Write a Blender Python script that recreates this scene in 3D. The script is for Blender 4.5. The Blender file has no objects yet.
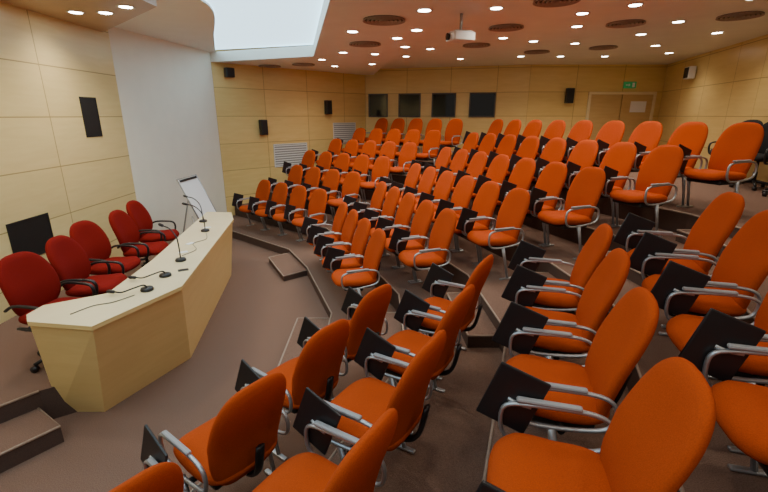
import bpy, bmesh, math
from mathutils import Vector, Matrix
PI=math.pi
scene=bpy.context.scene
COL=scene.collection

# ---------------------------------------------------------------- materials
def new_mat(name):
    m=bpy.data.materials.new(name); m.use_nodes=True
    nt=m.node_tree; b=nt.nodes['Principled BSDF']
    return m,nt,b
def simple(name,col,rough=.5,metal=0,var=.06,scale=30,bump=0,spec=.5,sheen=0):
    m,nt,b=new_mat(name)
    tc=nt.nodes.new('ShaderNodeTexCoord')
    n=nt.nodes.new('ShaderNodeTexNoise'); n.inputs['Scale'].default_value=scale; n.inputs['Detail'].default_value=4
    nt.links.new(tc.outputs['Object'],n.inputs['Vector'])
    r=nt.nodes.new('ShaderNodeValToRGB')
    r.color_ramp.elements[0].position=.3; r.color_ramp.elements[1].position=.7
    r.color_ramp.elements[0].color=[c*(1-var) for c in col]+[1]
    r.color_ramp.elements[1].color=[min(1,c*(1+var)) for c in col]+[1]
    nt.links.new(n.outputs['Fac'],r.inputs['Fac'])
    nt.links.new(r.outputs['Color'],b.inputs['Base Color'])
    b.inputs['Roughness'].default_value=rough; b.inputs['Metallic'].default_value=metal
    b.inputs['Specular IOR Level'].default_value=spec
    if sheen: b.inputs['Sheen Weight'].default_value=sheen
    if bump:
        bp=nt.nodes.new('ShaderNodeBump'); bp.inputs['Strength'].default_value=bump; bp.inputs['Distance'].default_value=.01
        nt.links.new(n.outputs['Fac'],bp.inputs['Height']); nt.links.new(bp.outputs['Normal'],b.inputs['Normal'])
    return m
def emis(name,col,s):
    m,nt,b=new_mat(name)
    b.inputs['Base Color'].default_value=(*col,1)
    b.inputs['Emission Color'].default_value=(*col,1); b.inputs['Emission Strength'].default_value=s
    return m
def wood(name,c1,c2,panel=None,rough=.35,off=(0,0)):
    m,nt,b=new_mat(name)
    tc=nt.nodes.new('ShaderNodeTexCoord')
    mp=nt.nodes.new('ShaderNodeMapping'); mp.inputs['Scale'].default_value=(1.2,1.2,9)
    nt.links.new(tc.outputs['Object'],mp.inputs['Vector'])
    n=nt.nodes.new('ShaderNodeTexNoise'); n.inputs['Scale'].default_value=1.6; n.inputs['Detail'].default_value=6; n.inputs['Distortion'].default_value=.6
    nt.links.new(mp.outputs['Vector'],n.inputs['Vector'])
    r=nt.nodes.new('ShaderNodeValToRGB'); r.color_ramp.elements[0].position=.35; r.color_ramp.elements[1].position=.65
    r.color_ramp.elements[0].color=(*c1,1); r.color_ramp.elements[1].color=(*c2,1)
    nt.links.new(n.outputs['Fac'],r.inputs['Fac'])
    out=r.outputs['Color']
    if panel:
        sep=nt.nodes.new('ShaderNodeSeparateXYZ'); nt.links.new(tc.outputs['Object'],sep.inputs[0])
        cmb=nt.nodes.new('ShaderNodeCombineXYZ'); nt.links.new(sep.outputs['X'],cmb.inputs['X']); nt.links.new(sep.outputs['Z'],cmb.inputs['Y'])
        br=nt.nodes.new('ShaderNodeTexBrick'); br.offset=0.0
        br.inputs['Scale'].default_value=1; br.inputs['Brick Width'].default_value=panel[0]; br.inputs['Row Height'].default_value=panel[1]
        br.inputs['Mortar Size'].default_value=.007; br.inputs['Mortar Smooth'].default_value=.2
        br.inputs['Color1'].default_value=(1,1,1,1); br.inputs['Color2'].default_value=(.92,.92,.90,1); br.inputs['Mortar'].default_value=(.52,.45,.36,1)
        nt.links.new(cmb.outputs[0],br.inputs['Vector'])
        mx=nt.nodes.new('ShaderNodeMix'); mx.data_type='RGBA'; mx.blend_type='MULTIPLY'; mx.inputs[0].default_value=1
        nt.links.new(out,mx.inputs[6]); nt.links.new(br.outputs['Color'],mx.inputs[7]); out=mx.outputs[2]
    nt.links.new(out,b.inputs['Base Color']); b.inputs['Roughness'].default_value=rough
    return m

M={}
M['wall']=wood('maple_panel',(.77,.56,.22),(.82,.61,.25),(1.25,.62),.30)
M['wallf']=wood('pale_maple_panel',(.81,.64,.30),(.85,.68,.33),(2.4,.62),.30)
M['door']=wood('door_maple',(.60,.40,.17),(.65,.45,.20),None,.33)
M['desk']=wood('desk_maple',(.80,.59,.24),(.84,.63,.27),None,.35)
M['desktop']=wood('desktop_maple',(.82,.69,.42),(.85,.73,.46),None,.22)
M['screen']=simple('white_projection_wall',(.86,.83,.70),.8,var=.02,scale=3)
M['ceil']=simple('ceiling_paint',(.84,.82,.74),.45,var=.03,scale=3)
M['soffit']=wood('soffit_wood',(.50,.34,.20),(.56,.39,.24),None,.35)
M['ceilw']=simple('ceiling_white',(.85,.85,.80),.6,var=.02,scale=3)
M['glow']=emis('luminous_ceiling',(.56,.84,1.0),2.4)
M['carpet']=simple('brown_carpet',(.195,.120,.090),.95,var=.32,scale=160,bump=.4,spec=.1)
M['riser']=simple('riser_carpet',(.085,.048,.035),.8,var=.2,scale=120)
M['nosing']=simple('step_nosing',(.34,.25,.19),.6,var=.08,scale=60)
M['orange']=simple('orange_fabric',(.45,.066,.011),.9,var=.14,scale=220,bump=.15,spec=.10)
M['red']=simple('red_fabric',(.20,.008,.006),.9,var=.12,scale=220,bump=.15,spec=.12)
M['black']=simple('black_plastic',(.010,.010,.012),.4,var=.1)
M['blackf']=simple('black_fabric',(.015,.015,.017),.9,var=.1,scale=200)
M['alu']=simple('cast_aluminium',(.44,.46,.48),.42,metal=.8,var=.04)
M['pad']=simple('grey_arm_pad',(.32,.32,.33),.45,var=.04)
M['white']=simple('white_plastic',(.75,.75,.73),.4,var=.02)
M['gap']=simple('grille_shadow_grey',(.30,.30,.29),.7,var=.02)
M['paper']=simple('paper',(.82,.83,.84),.7,var=.01)
M['glass']=simple('dark_glass',(.006,.007,.008),.05,var=.05,spec=.6)
M['winframe']=simple('window_frame_grey',(.07,.06,.05),.4,var=.05)
M['darkgrille']=simple('dark_grille',(.012,.010,.009),.6,var=.1)
M['ventback']=simple('vent_dark_cavity',(.06,.04,.03),.6,var=.1)
M['brownvent']=simple('brown_vent_metal',(.34,.25,.20),.45,var=.1)
M['lamp']=emis('lamp_glow',(1,.92,.80),30)
M['green']=emis('exit_green',(.02,.30,.09),.2)

# ---------------------------------------------------------------- mesh helpers
def mk_mesh(name,verts,faces,mats,smooth=False,mi=None):
    me=bpy.data.meshes.new(name); me.from_pydata([tuple(v) for v in verts],[],faces)
    bm=bmesh.new(); bm.from_mesh(me); bmesh.ops.recalc_face_normals(bm,faces=bm.faces); bm.to_mesh(me); bm.free()
    for m in (mats if isinstance(mats,(list,tuple)) else [mats]): me.materials.append(m)
    if mi:
        for p,i in zip(me.polygons,mi): p.material_index=i
    if smooth:
        for p in me.polygons: p.use_smooth=True
    return me
def prism_mesh(name,poly,z0,z1,mt,ms=None):
    n=len(poly)
    v=[(x,y,z0) for x,y in poly]+[(x,y,z1) for x,y in poly]
    f=[list(range(n))[::-1],list(range(n,2*n))]+[[i,(i+1)%n,n+(i+1)%n,n+i] for i in range(n)]
    return mk_mesh(name,v,f,[mt,ms or mt],mi=[0,0]+[1]*n)
def rbox(name,sx,sy,sz,bev,mat,loc=(0,0,0),segs=2,rot=None):
    bm=bmesh.new(); bmesh.ops.create_cube(bm,size=1)
    bmesh.ops.scale(bm,vec=(sx,sy,sz),verts=bm.verts)
    if bev: bmesh.ops.bevel(bm,geom=bm.edges[:],offset=bev,segments=segs,affect='EDGES',profile=.5)
    if rot: bmesh.ops.transform(bm,matrix=rot,verts=bm.verts)
    bmesh.ops.translate(bm,vec=loc,verts=bm.verts)
    me=bpy.data.meshes.new(name); bm.to_mesh(me); bm.free(); me.materials.append(mat)
    return me
def tube(name,pts,r,mat,closed=False,segs=8,flat=1.0):
    P=[Vector(p) for p in pts]; n=len(P); V=[];F=[]
    up=None
    for i,p in enumerate(P):
        if closed: t=P[(i+1)%n]-P[i-1]
        else: t=P[min(i+1,n-1)]-P[max(i-1,0)]
        t.normalize()
        if up is None:
            up=Vector((1,0,0)) if abs(t.x)<.9 else Vector((0,0,1))
        a=(up-t*up.dot(t)).normalized(); up=a; b=t.cross(a)
        rr=r[i] if isinstance(r,(list,tuple)) else r
        for k in range(segs):
            an=2*PI*k/segs; V.append(p+a*math.cos(an)*rr*flat+b*math.sin(an)*rr)
    for i in range(n if closed else n-1):
        j=(i+1)%n
        for k in range(segs):
            F.append([i*segs+k,i*segs+(k+1)%segs,j*segs+(k+1)%segs,j*segs+k])
    if not closed:
        F.append(list(range(segs))[::-1]); F.append([(n-1)*segs+k for k in range(segs)])
    return mk_mesh(name,V,F,mat,True)
def lathe(name,prof,mat,segs=24,smooth=False,axis='Z'):
    V=[];F=[]
    for r,z in prof:
        for k in range(segs):
            a=2*PI*k/segs; V.append((r*math.cos(a),r*math.sin(a),z))
    for i in range(len(prof)-1):
        for k in range(segs):
            F.append([i*segs+k,i*segs+(k+1)%segs,(i+1)*segs+(k+1)%segs,(i+1)*segs+k])
    F.append(list(range(segs))[::-1]); F.append([(len(prof)-1)*segs+k for k in range(segs)])
    return mk_mesh(name,V,F,mat,smooth)
def smoothpath(pts,closed=False,sub=5):
    P=[Vector(p) for p in pts]; n=len(P); out=[]
    rng=range(n) if closed else range(n-1)
    for i in rng:
        g=(lambda k:P[k%n]) if closed else (lambda k:P[max(0,min(n-1,k))])
        p0,p1,p2,p3=g(i-1),g(i),g(i+1),g(i+2)
        for s in range(sub):
            t=s/sub
            out.append(.5*((2*p1)+(p2-p0)*t+(2*p0-5*p1+4*p2-p3)*t*t+(3*p1-p0-3*p2+p3)*t**3))
    if not closed: out.append(P[-1])
    return out
def cushion(name,outline,mp,tf,tb,mat,N=40):
    rings=[.3,.6,.8,.92,.985]
    V=[mp(0,0,tf)];F=[]
    def ring(s,h):
        st=len(V)
        for k in range(N):
            u,v=outline(2*PI*k/N); V.append(mp(u*s,v*s,h))
        return st
    prev=None
    seq=[(s,tf*(1-s**8)**.5) for s in rings]+[(1,0)]+[(s,-tb*(1-s**8)**.5) for s in rings[::-1]]
    for s,h in seq:
        st=ring(s,h)
        if prev is None:
            for k in range(N): F.append([0,st+k,st+(k+1)%N])
        else:
            for k in range(N): F.append([prev+k,prev+(k+1)%N,st+(k+1)%N,st+k])
        prev=st
    V.append(mp(0,0,-tb)); c=len(V)-1
    for k in range(N): F.append([c,prev+(k+1)%N,prev+k])
    return mk_mesh(name,V,F,mat,True)
def sgnpow(x,e): return math.copysign(abs(x)**e,x)

def obj(name,mesh,parent=None,loc=(0,0,0),rz=0,**props):
    o=bpy.data.objects.new(name,mesh); COL.objects.link(o)
    o.location=loc; o.rotation_euler=(0,0,rz)
    if parent: o.parent=parent
    for k,v in props.items(): o[k]=v
    return o
def spawn(proto,name,label,category,loc,rz=0,group=None,rot=None,sc=1.0):
    e=bpy.data.objects.new(name,None); COL.objects.link(e); e.location=loc; e.rotation_euler=rot or (0,0,rz); e.empty_display_size=.2
    e.scale=(sc,sc,sc)
    e['label']=label; e['category']=category
    if group: e['group']=group
    for p in proto:
        c=bpy.data.objects.new(p[0],p[1]); COL.objects.link(c); c.parent=e
        if len(p)>2 and p[2]: c.location=p[2]
        if len(p)>3 and p[3]: c['label']=p[3]
    return e

# ---------------------------------------------------------------- chair prototypes
def back_outline(hw,hh,etop=3.0,ebot=4.5,taper=.10,ttop=.08):
    def f(t):
        c,s=math.cos(t),math.sin(t)
        e=etop if s>0 else ebot
        u=sgnpow(c,2/e)*hw; v=sgnpow(s,2/e)*hh
        u*=1-taper*max(0,-v/hh)-ttop*max(0,v/hh)**1.5
        return u,v
    return f
def back_map(y0,z0,lean,hw,hh,conc=.045):
    cl,sl=math.cos(lean),math.sin(lean)
    def f(u,v,h):
        yy=-h - conc*(u/hw)**2 - .018*math.cos(v/hh*PI*.9+.9)
        return (u, y0+yy*cl+(v+hh)*sl, z0+(v+hh)*cl+yy*sl*.3)
    return f
def seat_mesh(name,mat,hw=.25,hd=.26,y0=-.005,z0=.425):
    e=3.6
    def ol(t): return sgnpow(math.cos(t),2/e)*hw, sgnpow(math.sin(t),2/e)*hd
    def mp(u,v,h):
        z=z0+h+.012*(u/hw)**2
        fr=max(0,-v/hd); z+= .03*fr - .035*max(0,fr-.6)/.4
        return (u,y0+v,z)
    return cushion(name,ol,mp,.05,.045,mat)

AX=.270
def audience_chair():
    P=[]
    P.append(('backrest',cushion('backrest',back_outline(.240,.335,3.1,4.8,.13,.04),back_map(.205,.36,.215,.240,.335,.03),.038,.037,M['orange'])))
    P.append(('seat',seat_mesh('seat',M['orange'])))
    loop=smoothpath([(0,.20,.43),(0,.05,.40),(0,-.13,.395),(0,-.205,.43),(0,-.225,.51),(0,-.205,.580),(0,-.10,.600),(0,.12,.605),(0,.215,.575),(0,.235,.50)],True,4)
    lm=tube('armrest_frame',loop,.0100,M['alu'],True,8,1.3)
    pm=rbox('armrest_pad',.032,.27,.020,.009,M['pad'],(0,-.03,.619),2)
    leg_v=tube('leg_post',[(0,-.03,.39),(0,.02,.2),(0,.06,.012)],[.022,.015,.015],M['alu'],False,8,1.0)
    foot=rbox('foot_plate',.036,.18,.018,.008,M['alu'],(0,.05,.009),2)
    bm=bmesh.new(); bm.from_mesh(leg_v); bm.from_mesh(foot); leg=bpy.data.meshes.new('leg'); bm.to_mesh(leg); bm.free(); leg.materials.append(M['alu'])
    for x in (-AX,AX):
        P.append(('armrest_frame',lm,(x,0,0)))
        P.append(('armrest_pad',pm,(x,0,0)))
        P.append(('leg',leg,(x,0,0)))
    P.append(('crossbar',tube('crossbar',[(-.26,.02,.372),(.26,.02,.372)],.018,M['black'])))
    P.append(('seat_pan',rbox('seat_pan',.40,.36,.05,.02,M['black'],(0,0,.372),2)))
    sp=tube('back_support',smoothpath([(0,.05,.365),(0,.20,.35),(0,.290,.41),(0,.335,.60)],False,4),.014,M['black'],False,8,2.2)
    P.append(('back_support',sp))
    R=Matrix.Rotation(math.radians(-4),4,'Y')@Matrix.Rotation(math.radians(-20),4,'X')
    P.append(('writing_tablet',rbox('writing_tablet',.016,.23,.28,.007,M['black'],(-.298,-.18,.60),2,R),None,'black folding writing tablet'))
    P.append(('tablet_hinge',tube('tablet_hinge',smoothpath([(-.268,-.10,.59),(-.28,-.16,.59),(-.292,-.20,.60)],False,3),.010,M['alu'])))
    return P
def office_chair(fab):
    P=[]
    P.append(('backrest',cushion('office_backrest',back_outline(.26,.28,2.8,3.2,.05),back_map(.20,.47,.16,.26,.28,.05),.045,.035,fab)))
    P.append(('seat',seat_mesh('office_seat',fab,.25,.245,-.02,.475)))
    loop=smoothpath([(0,.12,.44),(0,-.10,.44),(0,-.16,.54),(0,-.14,.63),(0,-.02,.65),(0,.12,.645),(0,.20,.60)],False,4)
    lm=tube('armrest',loop,.013,M['black'],False,8,1.4)
    for x in (-.275,.275): P.append(('armrest',lm,(x,0,0)))
    P.append(('crossbar',tube('office_crossbar',[(-.275,.06,.425),(.275,.06,.425)],.014,M['black'])))
    P.append(('back_support',tube('office_back_support',smoothpath([(0,.02,.42),(0,.2,.42),(0,.27,.5),(0,.295,.66)],False,4),.014,M['black'],False,8,2)))
    P.append(('gas_column',lathe('gas_column',[(.03,.08),(.03,.25),(.02,.26),(.02,.42)],M['black'],12,True)))
    bm=bmesh.new()
    for k in range(5):
        a=2*PI*k/5+.3
        t=tube('tmp',[(0,0,.11),(.15*math.cos(a),.15*math.sin(a),.095),(.27*math.cos(a),.27*math.sin(a),.07)],[.026,.02,.015],M['black'])
        bm.from_mesh(t)
    b=bpy.data.meshes.new('star_base'); bm.to_mesh(b); bm.free(); b.materials.append(M['black']); P.append(('star_base',b))
    cm=tube('caster',[(-.022,0,0),(.022,0,0)],.03,M['black'],False,12)
    for k in range(5):
        a=2*PI*k/5+.3
        P.append(('caster',cm,(.27*math.cos(a),.27*math.sin(a),.031)))
    return P
CH=audience_chair()

def place_chair(top,f,z,label,group,extra=0,sc=1.0):
    L=math.hypot(*f); f=(f[0]/L,f[1]/L)
    a=math.atan2(f[0],-f[1])+extra
    f=(math.sin(a),-math.cos(a))
    o=(top[0]+f[0]*.34, top[1]+f[1]*.34, z)
    return spawn(CH,'auditorium_chair',label,'chair',o,a,group,None,sc)

# ---------------------------------------------------------------- room geometry
H=2.5
Z1=.15
def zt(i): return Z1+.252*(i-1)
W_side=((-3.8,10.2),(-.55,13.4)); W_scr=((-4.25,7.3),(-3.8,10.2))
walls={
 'wall_front':((-4.2,-1.5),(-4.25,7.3),M['wallf']),
 'wall_screen':(W_scr[0],W_scr[1],M['screen']),
 'wall_side':(W_side[0],W_side[1],M['wall']),
 'wall_back':((-.55,13.4),(3.87,12.2),M['wall']),
 'wall_rear':((3.87,12.2),(7.45,12.2),M['wall']),
 'wall_right':((7.45,12.2),(6.3,7.7),M['wall']),
 'wall_aisle':((6.3,7.7),(6.0,-1.5),M['wall']),
}
WP={}
for nm,(a,b,mt) in walls.items():
    L=math.hypot(b[0]-a[0],b[1]-a[1]); ang=math.atan2(b[1]-a[1],b[0]-a[0])
    top=4.1
    v=[(0,0,-.1),(L,0,-.1),(L,0,top),(0,0,top),(0,.12,-.1),(L,.12,-.1),(L,.12,top),(0,.12,top)]
    f=[[0,1,2,3],[4,5,6,7],[0,1,5,4],[1,2,6,5],[2,3,7,6],[3,0,4,7]]
    obj(nm,mk_mesh(nm,v,f,mt),None,(a[0],a[1],0),ang,kind='structure',label='light maple panelled wall' if nm!='wall_screen' else 'white projection wall')
    WP[nm]=(a,b,ang)
def wpt(nm,s,z,off=0):
    a,b,ang=WP[nm]; d=(math.cos(ang),math.sin(ang)); n=(d[1],-d[0])
    return (a[0]+d[0]*s+n[0]*off,a[1]+d[1]*s+n[1]*off,z),ang

hf=[(-4.2,-1.5),(-4.25,7.3),(-3.8,10.2),(-.55,13.4),(3.87,12.2),(7.45,12.2),(6.3,7.7),(6.0,-1.5)]
obj('floor',prism_mesh('floor',hf,-.12,0,M['carpet']),kind='structure',label='brown carpet hall floor')

# row geometry (backrest-top lines)
nslope=[.485,.44,.35,.36,.38,.38]
nx=[-.06,.79,1.70,2.62,3.45,4.3]
NY=3.22
def N_pt(k,j): p=(.64,.64,.66,.65)[k]; y=NY-p*j; return (nx[k]-nslope[k]*p*j,y)
def fN(k): s=nslope[k]; L=math.hypot(1,s); return (-1/L,s/L)
def C_near(k): return (-.05+.835*k,5.09)
def C_far(k):
    a=C_near(k); b=(-.68+.60*k,6.88+.60*k)
    L=math.hypot(b[0]-a[0],b[1]-a[1]); n=(3+k)*.598
    return (a[0]+(b[0]-a[0])/L*n,a[1]+(b[1]-a[1])/L*n)
fC=(-.94,-.34)
dF=(-.75,.66); fF=(-.66,-.75)
F0=lambda k:(-1.21+.60*k,8.13+.60*k)
OFF=.64; OFFF=.80
def hitwall(p,d):
    best=None
    for nm,(a,b) in (('scr',W_scr),('side',W_side)):
        ex,ey=b[0]-a[0],b[1]-a[1]; den=d[0]*ey-d[1]*ex
        t=((a[0]-p[0])*ey-(a[1]-p[1])*ex)/den; s=((a[0]-p[0])*d[1]-(a[1]-p[1])*d[0])/den
        if t>0 and -.001<=s<=1.001 and (best is None or t<best[0]): best=(t,nm,(p[0]+d[0]*t,p[1]+d[1]*t))
    return best
def nosing_mesh(pts,z):
    return tube('nosing',[(x,y,z-.002) for x,y in pts],.011,M['nosing'],False,6)
fronts=[]
for k in range(6):
    f=fN(k); n1=(nx[k]+f[0]*OFF,NY+f[1]*OFF); 
    n0=(n1[0]-nslope[k]*(n1[1]+1.5),-1.5)
    c1=(C_near(k)[0]+fC[0]*OFF,C_near(k)[1]+fC[1]*OFF); c2=(C_far(k)[0]+fC[0]*OFF,C_far(k)[1]+fC[1]*OFF)
    f1=(F0(k)[0]+fF[0]*OFFF,F0(k)[1]+fF[1]*OFFF)
    h=hitwall(f1,dF)
    fronts.append((n0,n1,c1,c2,f1,h[2]))
    poly=[n0,n1,c1,c2,f1,h[2]]
    if h[1]=='scr': poly.append((-3.8,10.2))
    poly+=[(-.55,13.4),(3.87,12.2),(7.45,12.2),(6.3,7.7),(6.0,-1.5)]
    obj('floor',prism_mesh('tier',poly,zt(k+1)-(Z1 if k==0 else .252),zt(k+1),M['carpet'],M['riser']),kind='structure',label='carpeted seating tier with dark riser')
    obj('trim_%d'%(k+1),nosing_mesh([n0,n1,c1,c2,f1,h[2]],zt(k+1)),kind='structure',label='light nosing strip along the tier edge')

def lerp(a,b,t): return (a[0]+(b[0]-a[0])*t,a[1]+(b[1]-a[1])*t)
for k in range(6):
    z1=zt(k+1); z0=z1-(Z1 if k==0 else .252); zm=z0+(z1-z0)*(.6 if k==0 else .5)
    n0,n1,c1,c2,f1,h=fronts[k]
    for q0,q1,(a,b,dr) in ((.12,.82,(n1,c1,(-1,0))),(.12,.64,(c2,f1,(-.75,-.66)))):
        if k==0: q0,q1=.02,.98
        a,b=lerp(a,b,q0),lerp(a,b,q1)
        w_=.42 if k==0 else .30
        q=[a,b,(b[0]+dr[0]*w_,b[1]+dr[1]*w_),(a[0]+dr[0]*w_,a[1]+dr[1]*w_)]
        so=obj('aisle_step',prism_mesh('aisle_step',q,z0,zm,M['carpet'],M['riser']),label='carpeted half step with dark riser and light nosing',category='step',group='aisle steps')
        obj('nosing',nosing_mesh([q[0],q[3],q[2],q[1]],zm),so)

# ---------------------------------------------------------------- audience chairs
lab='orange upholstered auditorium chair with folded black writing tablet and aluminium arms'
rot=[-.20,-.13,.06,.08]
for k,(cnt) in enumerate([5,5,5,4]):
    for j in range(cnt):
        place_chair(N_pt(k,j),fN(k),zt(k+1),lab,'orange auditorium chairs',rot[k],1.02)
for k in range(6):
    c=4+k
    for j in range(c):
        t=j/(c-1); a=C_near(k); b=C_far(k)
        place_chair((a[0]+(b[0]-a[0])*t,a[1]+(b[1]-a[1])*t),fC,zt(k+1),lab,'orange auditorium chairs')
for k in range(6):
    for j in range(4 if k<2 else 5):
        a=F0(k); place_chair((a[0]+dF[0]*.61*j,a[1]+dF[1]*.61*j),fF,zt(k+1),lab,'orange auditorium chairs')

# ---------------------------------------------------------------- stage and desk
stage=[(-4.2,1.45),(-2.88,3.08),(-2.52,3.32),(-2.16,4.12),(-2.58,6.6),(-2.75,7.05),(-3.3,7.9),(-4.15,7.9),(-4.25,7.3)]
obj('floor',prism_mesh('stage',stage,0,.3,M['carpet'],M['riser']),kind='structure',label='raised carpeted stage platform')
obj('trim_7',nosing_mesh([(-4.2,1.45),(-2.88,3.08)],.3),kind='structure',label='light nosing strip along the stage edge')
st=[(-4.2,1.45),(-2.90,3.055),(-2.56,2.84),(-4.2,.62)]
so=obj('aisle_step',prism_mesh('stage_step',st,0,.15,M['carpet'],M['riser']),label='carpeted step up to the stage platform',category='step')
obj('nosing',nosing_mesh([(-2.90,3.055),(-2.56,2.84),(-4.2,.62)],.15),so)

desk=bpy.data.objects.new('conference_desk',None); COL.objects.link(desk); desk.location=(-2.4,5,0)
desk['label']='long angled maple panel desk with slanted front facing the seats'; desk['category']='desk'
T=[(-2.85,3.12),(-2.75,3.0),(-2.2,2.92),(-1.88,3.72),(-2.3,6.4),(-2.5,6.9)]
B=[(-2.93,3.28),(-2.85,3.2),(-2.46,3.2),(-2.08,4.08),(-2.5,6.6),(-2.66,7.0)]
TI=[(-2.5,6.9),(-2.92,6.95),(-2.55,4.5),(-2.47,3.55),(-2.85,3.3)]
dz=.98
o=lambda p:(p[0]+2.4,p[1]-5)
topoly=[o(p) for p in T]+[o(p) for p in TI[1:]]
obj('desktop',prism_mesh('desktop',topoly,dz-.035,dz,M['desktop'],M['desk']),desk)
def inset(pl,d):
    c=(-3.2,5.2); out=[]
    for p in pl:
        v=(c[0]-p[0],c[1]-p[1]); L=math.hypot(*v); out.append((p[0]+v[0]/L*d,p[1]+v[1]/L*d))
    return out
Ti=inset(T,.07); Bi=inset(B,.035); To=inset(T,.02)
for i in range(len(T)-1):
    v=[(*o(B[i]),0),(*o(B[i+1]),0),(*o(To[i+1]),dz-.035),(*o(To[i]),dz-.035),(*o(Bi[i]),0),(*o(Bi[i+1]),0),(*o(Ti[i+1]),dz-.035),(*o(Ti[i]),dz-.035)]
    f=[[0,1,2,3],[4,5,6,7],[0,1,5,4],[1,2,6,5],[2,3,7,6],[3,0,4,7]]
    obj('front_panel',mk_mesh('front_panel',v,f,M['desk']),desk)
obj('end_panel',prism_mesh('end_panel',[o(p) for p in [(-2.6,6.85),(-2.90,6.88),(-2.90,6.84),(-2.6,6.81)]],.3,dz-.035,M['desk']),desk)

def gooseneck(name_path,head_dir):
    P=[]
    P.append(('microphone_base',lathe('microphone_base',[(.055,0),(.058,.012),(.05,.028),(.02,.034)],M['black'],20,True)))
    P.append(('gooseneck',tube('gooseneck',smoothpath(name_path,False,6),.007,M['black'])))
    e=Vector(name_path[-1]); d=(e-Vector(name_path[-2])).normalized()
    P.append(('microphone_head',tube('microphone_head',[e,e+d*.01,e+d*.06,e+d*.075],[.008,.016,.017,.009],M['black'],False,10)))
    return P
mp=gooseneck([(0,0,.03),(.0,.0,.14),(-.03,.02,.26),(-.12,.05,.34),(-.22,.08,.36)],None)
for p,r in (((-2.45,5.7),.1),((-2.22,4.45),-.2),((-2.70,6.25),.0)):
    spawn(mp,'desk_microphone','black gooseneck microphone standing on the maple desk','microphone',(p[0],p[1],dz),r,'desk microphones')
mp2=gooseneck([(0,0,.03),(-.02,-.02,.06),(-.10,-.06,.05),(-.18,-.08,.032),(-.24,-.06,.034)],None)
for p,r in (((-2.16,3.98),.3),((-2.15,3.62),.25)):
    spawn(mp2,'desk_microphone','black gooseneck microphone bent down flat on the maple desk','microphone',(p[0],p[1],dz),r,'desk microphones')
for i,(x,y,r) in enumerate([(-2.06,4.15,.5),(-2.40,5.1,1.2),(-2.50,5.9,.2),(-2.33,4.75,.6)]):
    obj('note_card',rbox('note_card',.10,.06,.006,.002,M['black'] if i==0 else M['paper'],(0,0,.003)),None,(x,y,dz),r,label='small card lying on the desk top',category='card')
for i,pts in enumerate([[(-2.40,5.6),(-2.28,5.3),(-2.36,5.1),(-2.22,4.85),(-2.28,4.62)],[(-2.2,3.50),(-2.3,3.35),(-2.42,3.28),(-2.5,3.12)]]):
    c0=pts[0]
    obj('microphone_cable',tube('microphone_cable',smoothpath([(x-c0[0],y-c0[1],.004) for x,y in pts],False,6),.0035,M['black'],False,6),None,(c0[0],c0[1],dz),label='thin black microphone cable lying on the desk top',category='cable')

RC=office_chair(M['red'])
for (x,y),r in zip([(-3.10,3.60),(-3.14,4.22),(-3.34,4.84),(-3.29,5.48),(-3.45,6.14)],[-.12,.1,-.05,.1,.1]):
    spawn(RC,'conference_chair','dark red upholstered swivel chair with black arms behind the desk','chair',(x+.10,y,.3),PI/2+r,'red stage chairs')
BC=office_chair(M['blackf'])
for x,y,r in [(5.75,6.7,-1.2),(5.85,7.4,-1.4),(5.6,5.95,-1.0)]:
    spawn(BC,'office_chair','black upholstered swivel chair standing behind the last row','chair',(x,y,zt(6)),r,'black chairs at the rear')

fc=bpy.data.objects.new('flipchart_easel',None); COL.objects.link(fc); fc.location=(-3.26,7.45,.3); fc.rotation_euler=(0,0,1.50)
fc['label']='white flip chart board leaning on metal easel beside the desk'; fc['category']='flip chart'
R=Matrix.Rotation(math.radians(-24),4,'X')
obj('board',rbox('board',.62,.02,.75,.008,M['paper'],(0,0,.82),2,R),fc)
obj('board_frame',tube('board_frame',[R@Vector(p)+Vector((0,0,.82)) for p in [(-.32,-.005,-.39),(.32,-.005,-.39),(.32,-.005,.39),(-.32,-.005,.39)]],.012,M['alu'],True),fc)
obj('paper_clamp',rbox('paper_clamp',.56,.03,.04,.01,M['black'],R@Vector((0,-.015,.35))+Vector((0,0,.82)),2,R),fc)
for a,b in (((-.28,0,.55),(-.33,-.18,0)),((.28,0,.55),(.33,-.18,0)),((0,.12,1.0),(0,.40,0))):
    obj('leg',tube('easel_leg',[a,b],.013,M['alu']),fc)

# ---------------------------------------------------------------- ceilings
def slab(name,poly,z,mt,th=.35,lab='pale pinkish beige painted ceiling',ms=None):
    return obj(name,prism_mesh(name,poly,z,z+th,mt,ms),kind='structure',label=lab)
ZL,ZR=3.62,3.78
left=[(-.3,-1.5),(-.35,3),(-.55,4.9),(-1.40,9.25),(-3.8,10.2),(-.55,13.4),(-.3,13.33),(0,10.9),(.77,5.25),(1.4,-1.5)]
right=[(1.4,-1.5),(.77,5.25),(0,10.9),(-.3,13.33),(3.87,12.2),(7.45,12.2),(6.3,7.7),(6.0,-1.5)]
slab('ceiling',left,ZL,M['ceil'],.2,ms=M['ceil']); slab('ceiling',right,ZR,M['ceil'],.1)
def curve2(pts,sub=6): return [(p.x,p.y) for p in smoothpath([(x,y,0) for x,y in pts],False,sub)]
edge=[(-4.25,7.15),(-2.62,5.55),(-2.68,3.5),(-2.75,-1.5)]
soff=[(-4.2,-1.5)]+edge
slab('ceiling',soff,3.70,M['soffit'],.14,'brown wood soffit over the stage',M['ceilw'])
band=[(-4.25,7.3),(-3.8,10.2)]+curve2([(-3.65,10.14),(-2.95,8.2),(-2.25,6.3),(-2.25,5.2),(-2.45,3.5),(-2.6,-1.5)])+edge[::-1]
slab('ceiling',band,3.82,M['ceilw'],.03,'white ceiling band beside the projection wall')
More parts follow.
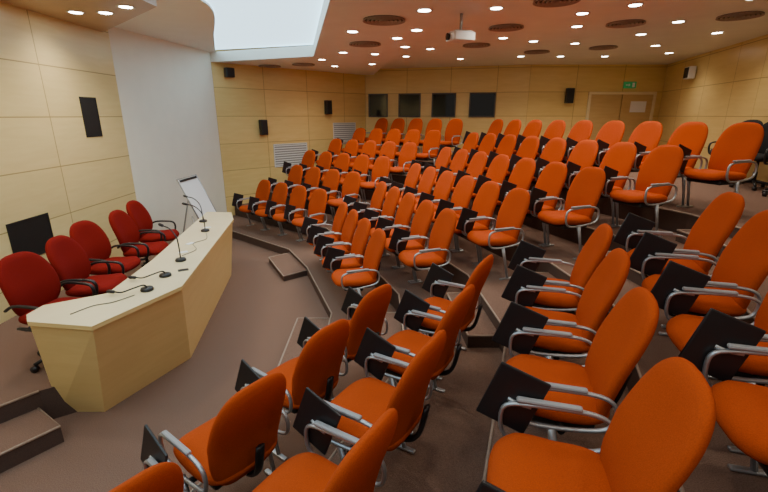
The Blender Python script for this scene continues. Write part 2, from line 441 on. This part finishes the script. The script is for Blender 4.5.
slab('ceiling',[(-4.25,-1.5),(-4.25,7.3),(-3.8,10.2),(-1.25,9.4),(-.2,4.9),(-.1,-1.5)],3.86,M['glow'],.05,'luminous pale blue white ceiling recess')

def zc(x,y):
    xb=.77+(0-.77)*(y-5.25)/(10.9-5.25)
    return ZL if x<xb else ZR
DL=[('trim_ring',lathe('trim_ring',[(.072,-.004),(.095,-.010),(.10,-.004),(.10,0),(.072,0)],M['white'],24,True)),
    ('lamp',lathe('lamp',[(.07,-.006),(.07,-.001)],M['lamp'],20))]
lights=[(.45,5.34),(2.43,5.34),(-.44,6.61),(.2,7.14),(-.76,8.7),(-1.3,9.75),(-1.17,11.0),(-.27,10.57),(-.17,8.9),(.36,8.0),(.5,10.57),(.93,9.42),(.45,6.5),
 (1.4,5.99),(2.06,8.15),(2.7,8.5),(2.9,7.14),(3.55,8.74),(3.1,10.57),(4.0,10.57),(5.0,10.57),(3.04,5.83),(4.2,6.8),(5.2,9.0),(5.39,7.66),(4.2,5.5),(2.6,6.28),(4.24,7.8),(6.1,10.0),(1.8,11.0),
 (.3,3.6),(2.2,3.6),(4.1,3.6),(.3,1.6),(2.2,1.6),(4.1,1.6),(.3,0),(2.2,0),(4.1,0)]
stagel=[(-3.75,5.83),(-3.4,5.85),(-2.98,5.55),(-3.5,4.2),(-3.1,3.2),(-3.5,2.2),(-3.1,1)]
def downlight(x,y,z,pw):
    e=spawn(DL,'ceiling_downlight','small round recessed ceiling spotlight glowing warm white','ceiling light',(x,y,z),0,'recessed ceiling downlights')
    ld=bpy.data.lights.new('downlight','SPOT'); ld.energy=pw; ld.color=(1,.88,.71); ld.spot_size=math.radians(140); ld.spot_blend=.9; ld.shadow_soft_size=.07
    lo=bpy.data.objects.new('downlight_light',ld); COL.objects.link(lo); lo.parent=e; lo.location=(0,0,-.03)
for x,y in lights: downlight(x,y,zc(x,y),48 if y>4 else 32)
for x,y in stagel: downlight(x,y,3.70,50)

bm=bmesh.new()
for r in [.25,.20,.15,.10,.05]:
    t=lathe('tmp',[(r-.012,-.006),(r,-.022),(r+.012,-.022),(r+.004,-.004)],M['brownvent'],32,True); bm.from_mesh(t)
bmesh.ops.delete(bm,geom=[f for f in bm.faces if len(f.verts)>4],context='FACES')
vr=bpy.data.meshes.new('vent_rings'); bm.to_mesh(vr); bm.free(); vr.materials.append(M['brownvent'])
CV=[('vent_rings',vr),('vent_back',lathe('vent_back',[(.255,-.004),(.255,-.001)],M['ventback'],32))]
for x,y in [(0,5.83),(-.31,7.66),(-1.84,10.6),(-2.7,10.95),(2.0,5.6),(1.85,7.2),(3.5,6.9),(4.3,9.2),(4.76,6.4),(3.2,9.8),(1.75,8.9),(1.2,3.0)]:
    spawn(CV,'ceiling_air_vent','round dark brown concentric ring air vent in the ceiling','air vent',(x,y,zc(x,y)),0,'round ceiling air vents')

pj=bpy.data.objects.new('ceiling_projector',None); COL.objects.link(pj); pj.location=(1.02,6.3,ZR); pj.rotation_euler=(0,0,.35)
pj['label']='white video projector hanging from the ceiling on a metal mount'; pj['category']='projector'
obj('projector_body',rbox('projector_body',.31,.26,.11,.02,M['white'],(0,0,-.28),3),pj)
obj('mount_pole',tube('mount_pole',[(0,0,0),(0,0,-.22)],.02,M['alu']),pj)
obj('mount_plate',rbox('mount_plate',.24,.20,.015,.004,M['alu'],(0,0,-.218)),pj)
ln=lathe('projector_lens',[(.04,0),(.045,.03),(.03,.035)],M['glass'],16); 
lo=obj('lens',ln,pj,(-.155,.03,-.28)); lo.rotation_euler=(0,-PI/2,0)

# ---------------------------------------------------------------- wall things
def wbox(name,wall,s0,s1,z0,z1,label,cat=None,kind=None):
    (x,y,z),ang=wpt(wall,(s0+s1)/2,(z0+z1)/2)
    e=bpy.data.objects.new(name,None); COL.objects.link(e); e.location=(x,y,z); e.rotation_euler=(0,0,ang)
    if kind: e['kind']=kind
    else: e['category']=cat
    e['label']=label
    return e,s1-s0,z1-z0
def window(i,s0,s1):
    e,w,h=wbox('window_%d'%i,'wall_back',s0,s1,2.45,3.1,'dark control booth window in a dark grey frame',kind='structure')
    obj('pane',rbox('pane',w-.05,.01,h-.05,0,M['glass'],(0,-.006,0)),e)
    for n_,sx,sz,px,pz in (('frame_bar',w,.035,0,h/2-.017),('frame_bar',w,.035,0,-h/2+.017),('frame_bar',.035,h-.07,-w/2+.017,0),('frame_bar',.035,h-.07,w/2-.017,0)):
        obj(n_,rbox(n_,sx,.03,sz,.004,M['winframe'],(px,-.015,pz)),e)
for i,(a,b) in enumerate([(.1,.69),(1.01,1.66),(1.98,2.66),(3.03,3.74)]): window(i+1,a,b)
def grille(wall,s0,s1,z0,z1,mat,fmat,label,name='wall_vent',ns=9,dep=.012):
    e,w,h=wbox(name,wall,s0,s1,z0,z1,label,'air vent')
    obj('vent_back',rbox('vent_back',w-.02,.006,h-.02,0,mat,(0,-.004,0)),e)
    bm=bmesh.new()
    for sx,sz,px,pz in ((w,.02,0,h/2-.01),(w,.02,0,-h/2+.01),(.02,h-.04,-w/2+.01,0),(.02,h-.04,w/2-.01,0)):
        bm.from_mesh(rbox('t',sx,dep+.008,sz,.002,fmat,(px,-(dep+.008)/2,pz)))
    me=bpy.data.meshes.new('vent_frame'); bm.to_mesh(me); bm.free(); me.materials.append(fmat); obj('vent_frame',me,e)
    bm=bmesh.new()
    for k in range(ns):
        zz=-h/2+.02+(k+.5)*(h-.04)/ns
        bm.from_mesh(rbox('t',w-.04,dep,(h-.04)/ns*.45,0,fmat,(0,-dep/2-.004,zz)))
    me=bpy.data.meshes.new('vent_slats'); bm.to_mesh(me); bm.free(); me.materials.append(fmat); obj('vent_slats',me,e)
grille('wall_side',1.39,2.41,1.22,1.80,M['gap'],M['white'],'white louvred air grille on the maple side wall')
grille('wall_side',3.32,4.15,1.76,2.3,M['gap'],M['white'],'white louvred air grille on the maple side wall')
grille('wall_front',5.0+1.17,5.0+1.8,.86,1.33,M['darkgrille'],M['darkgrille'],'black mesh grille low on the front wall',ns=24,dep=.004)
grille('wall_front',7.82,8.18,2.2,2.75,M['darkgrille'],M['darkgrille'],'black mesh grille high on the front wall',ns=24,dep=.004)
def speaker(wall,s,z,w,h,mat,label,off=0.0):
    e,_,_=wbox('wall_speaker',wall,s-w/2,s+w/2,z-h/2,z+h/2,label,'loudspeaker')
    obj('speaker_cabinet',rbox('speaker_cabinet',w,.14,h,.015,mat,(0,-.09,0)),e)
    obj('speaker_grille',rbox('speaker_grille',w*.82,.008,h*.85,.003,M['darkgrille'],(0,-.163,0)),e)
    obj('wall_bracket',rbox('wall_bracket',.06,.03,.08,.004,M['black'],(0,-.01,0)),e)
speaker('wall_side',1.107,2.22,.17,.36,M['black'],'black box loudspeaker on the maple side wall')
speaker('wall_side',3.11,2.71,.17,.36,M['black'],'black box loudspeaker on the maple side wall')
speaker('wall_side',.36,3.42,.2,.2,M['black'],'small black loudspeaker near the ceiling')
speaker('wall_rear',1.07,3.0,.2,.38,M['black'],'black box loudspeaker beside the door')
speaker('wall_right',1.85,3.42,.3,.26,M['white'],'white loudspeaker high on the wall near the ceiling')

e,w,h=wbox('door_1','wall_rear',1.6,3.4,zt(6),3.10,'maple double door with a paper notice',kind='structure')
for sx in (-1,1): obj('door_leaf',rbox('door_leaf',w/2-.06,.03,h-.06,.003,M['door'],(sx*(w/4-.015),-.02,-.03)),e)
obj('door_frame',rbox('door_frame',w,.06,.07,.004,M['desktop'],(0,-.03,h/2-.035)),e)
for sx in (-1,1): obj('door_jamb',rbox('door_jamb',.07,.06,h-.07,.004,M['desktop'],(sx*(w/2-.035),-.03,-.035)),e)
obj('door_handle',tube('door_handle',[(-.08,-.04,-.5),(-.08,-.09,-.5),(-.2,-.09,-.5)],.01,M['alu']),e)
(x,y,z),ang=wpt('wall_rear',6.83-3.87,2.72,.045)
obj('paper_notice',rbox('paper_notice',.42,.004,.28,0,M['paper']),None,(x,y,z),ang,label='white paper notice fixed to the door',category='notice')
(x,y,z),ang=wpt('wall_rear',6.53-3.87,3.27,.03)
ex=obj('exit_sign',rbox('exit_sign',.32,.05,.16,.006,M['green']),None,(x,y,z),ang,label='green emergency exit sign with white pictogram above the door',category='sign')
pic=mk_mesh('pictogram',[(-.12,-.027,-.012),(-.04,-.027,-.012),(-.04,-.027,-.04),(0,-.027,0),(-.04,-.027,.04),(-.04,-.027,.012),(-.12,-.027,.012),
  (.05,-.027,-.055),(.12,-.027,-.055),(.12,-.027,.055),(.05,-.027,.055)],[[0,1,2,3,4,5,6],[7,8,9,10]],M['paper'])
obj('pictogram',pic,ex)

# ---------------------------------------------------------------- world / camera
w=bpy.data.worlds.new('world'); scene.world=w; w.use_nodes=True
w.node_tree.nodes['Background'].inputs[0].default_value=(1,.90,.80,1)
w.node_tree.nodes['Background'].inputs[1].default_value=.3
cd=bpy.data.cameras.new('camera'); cam=bpy.data.objects.new('camera',cd); COL.objects.link(cam)
cd.lens=430/768*36; cd.sensor_width=36; cd.clip_start=.05
cam.location=(0,0,H); cam.rotation_euler=(math.radians(90-16.9),0,0)
scene.camera=cam
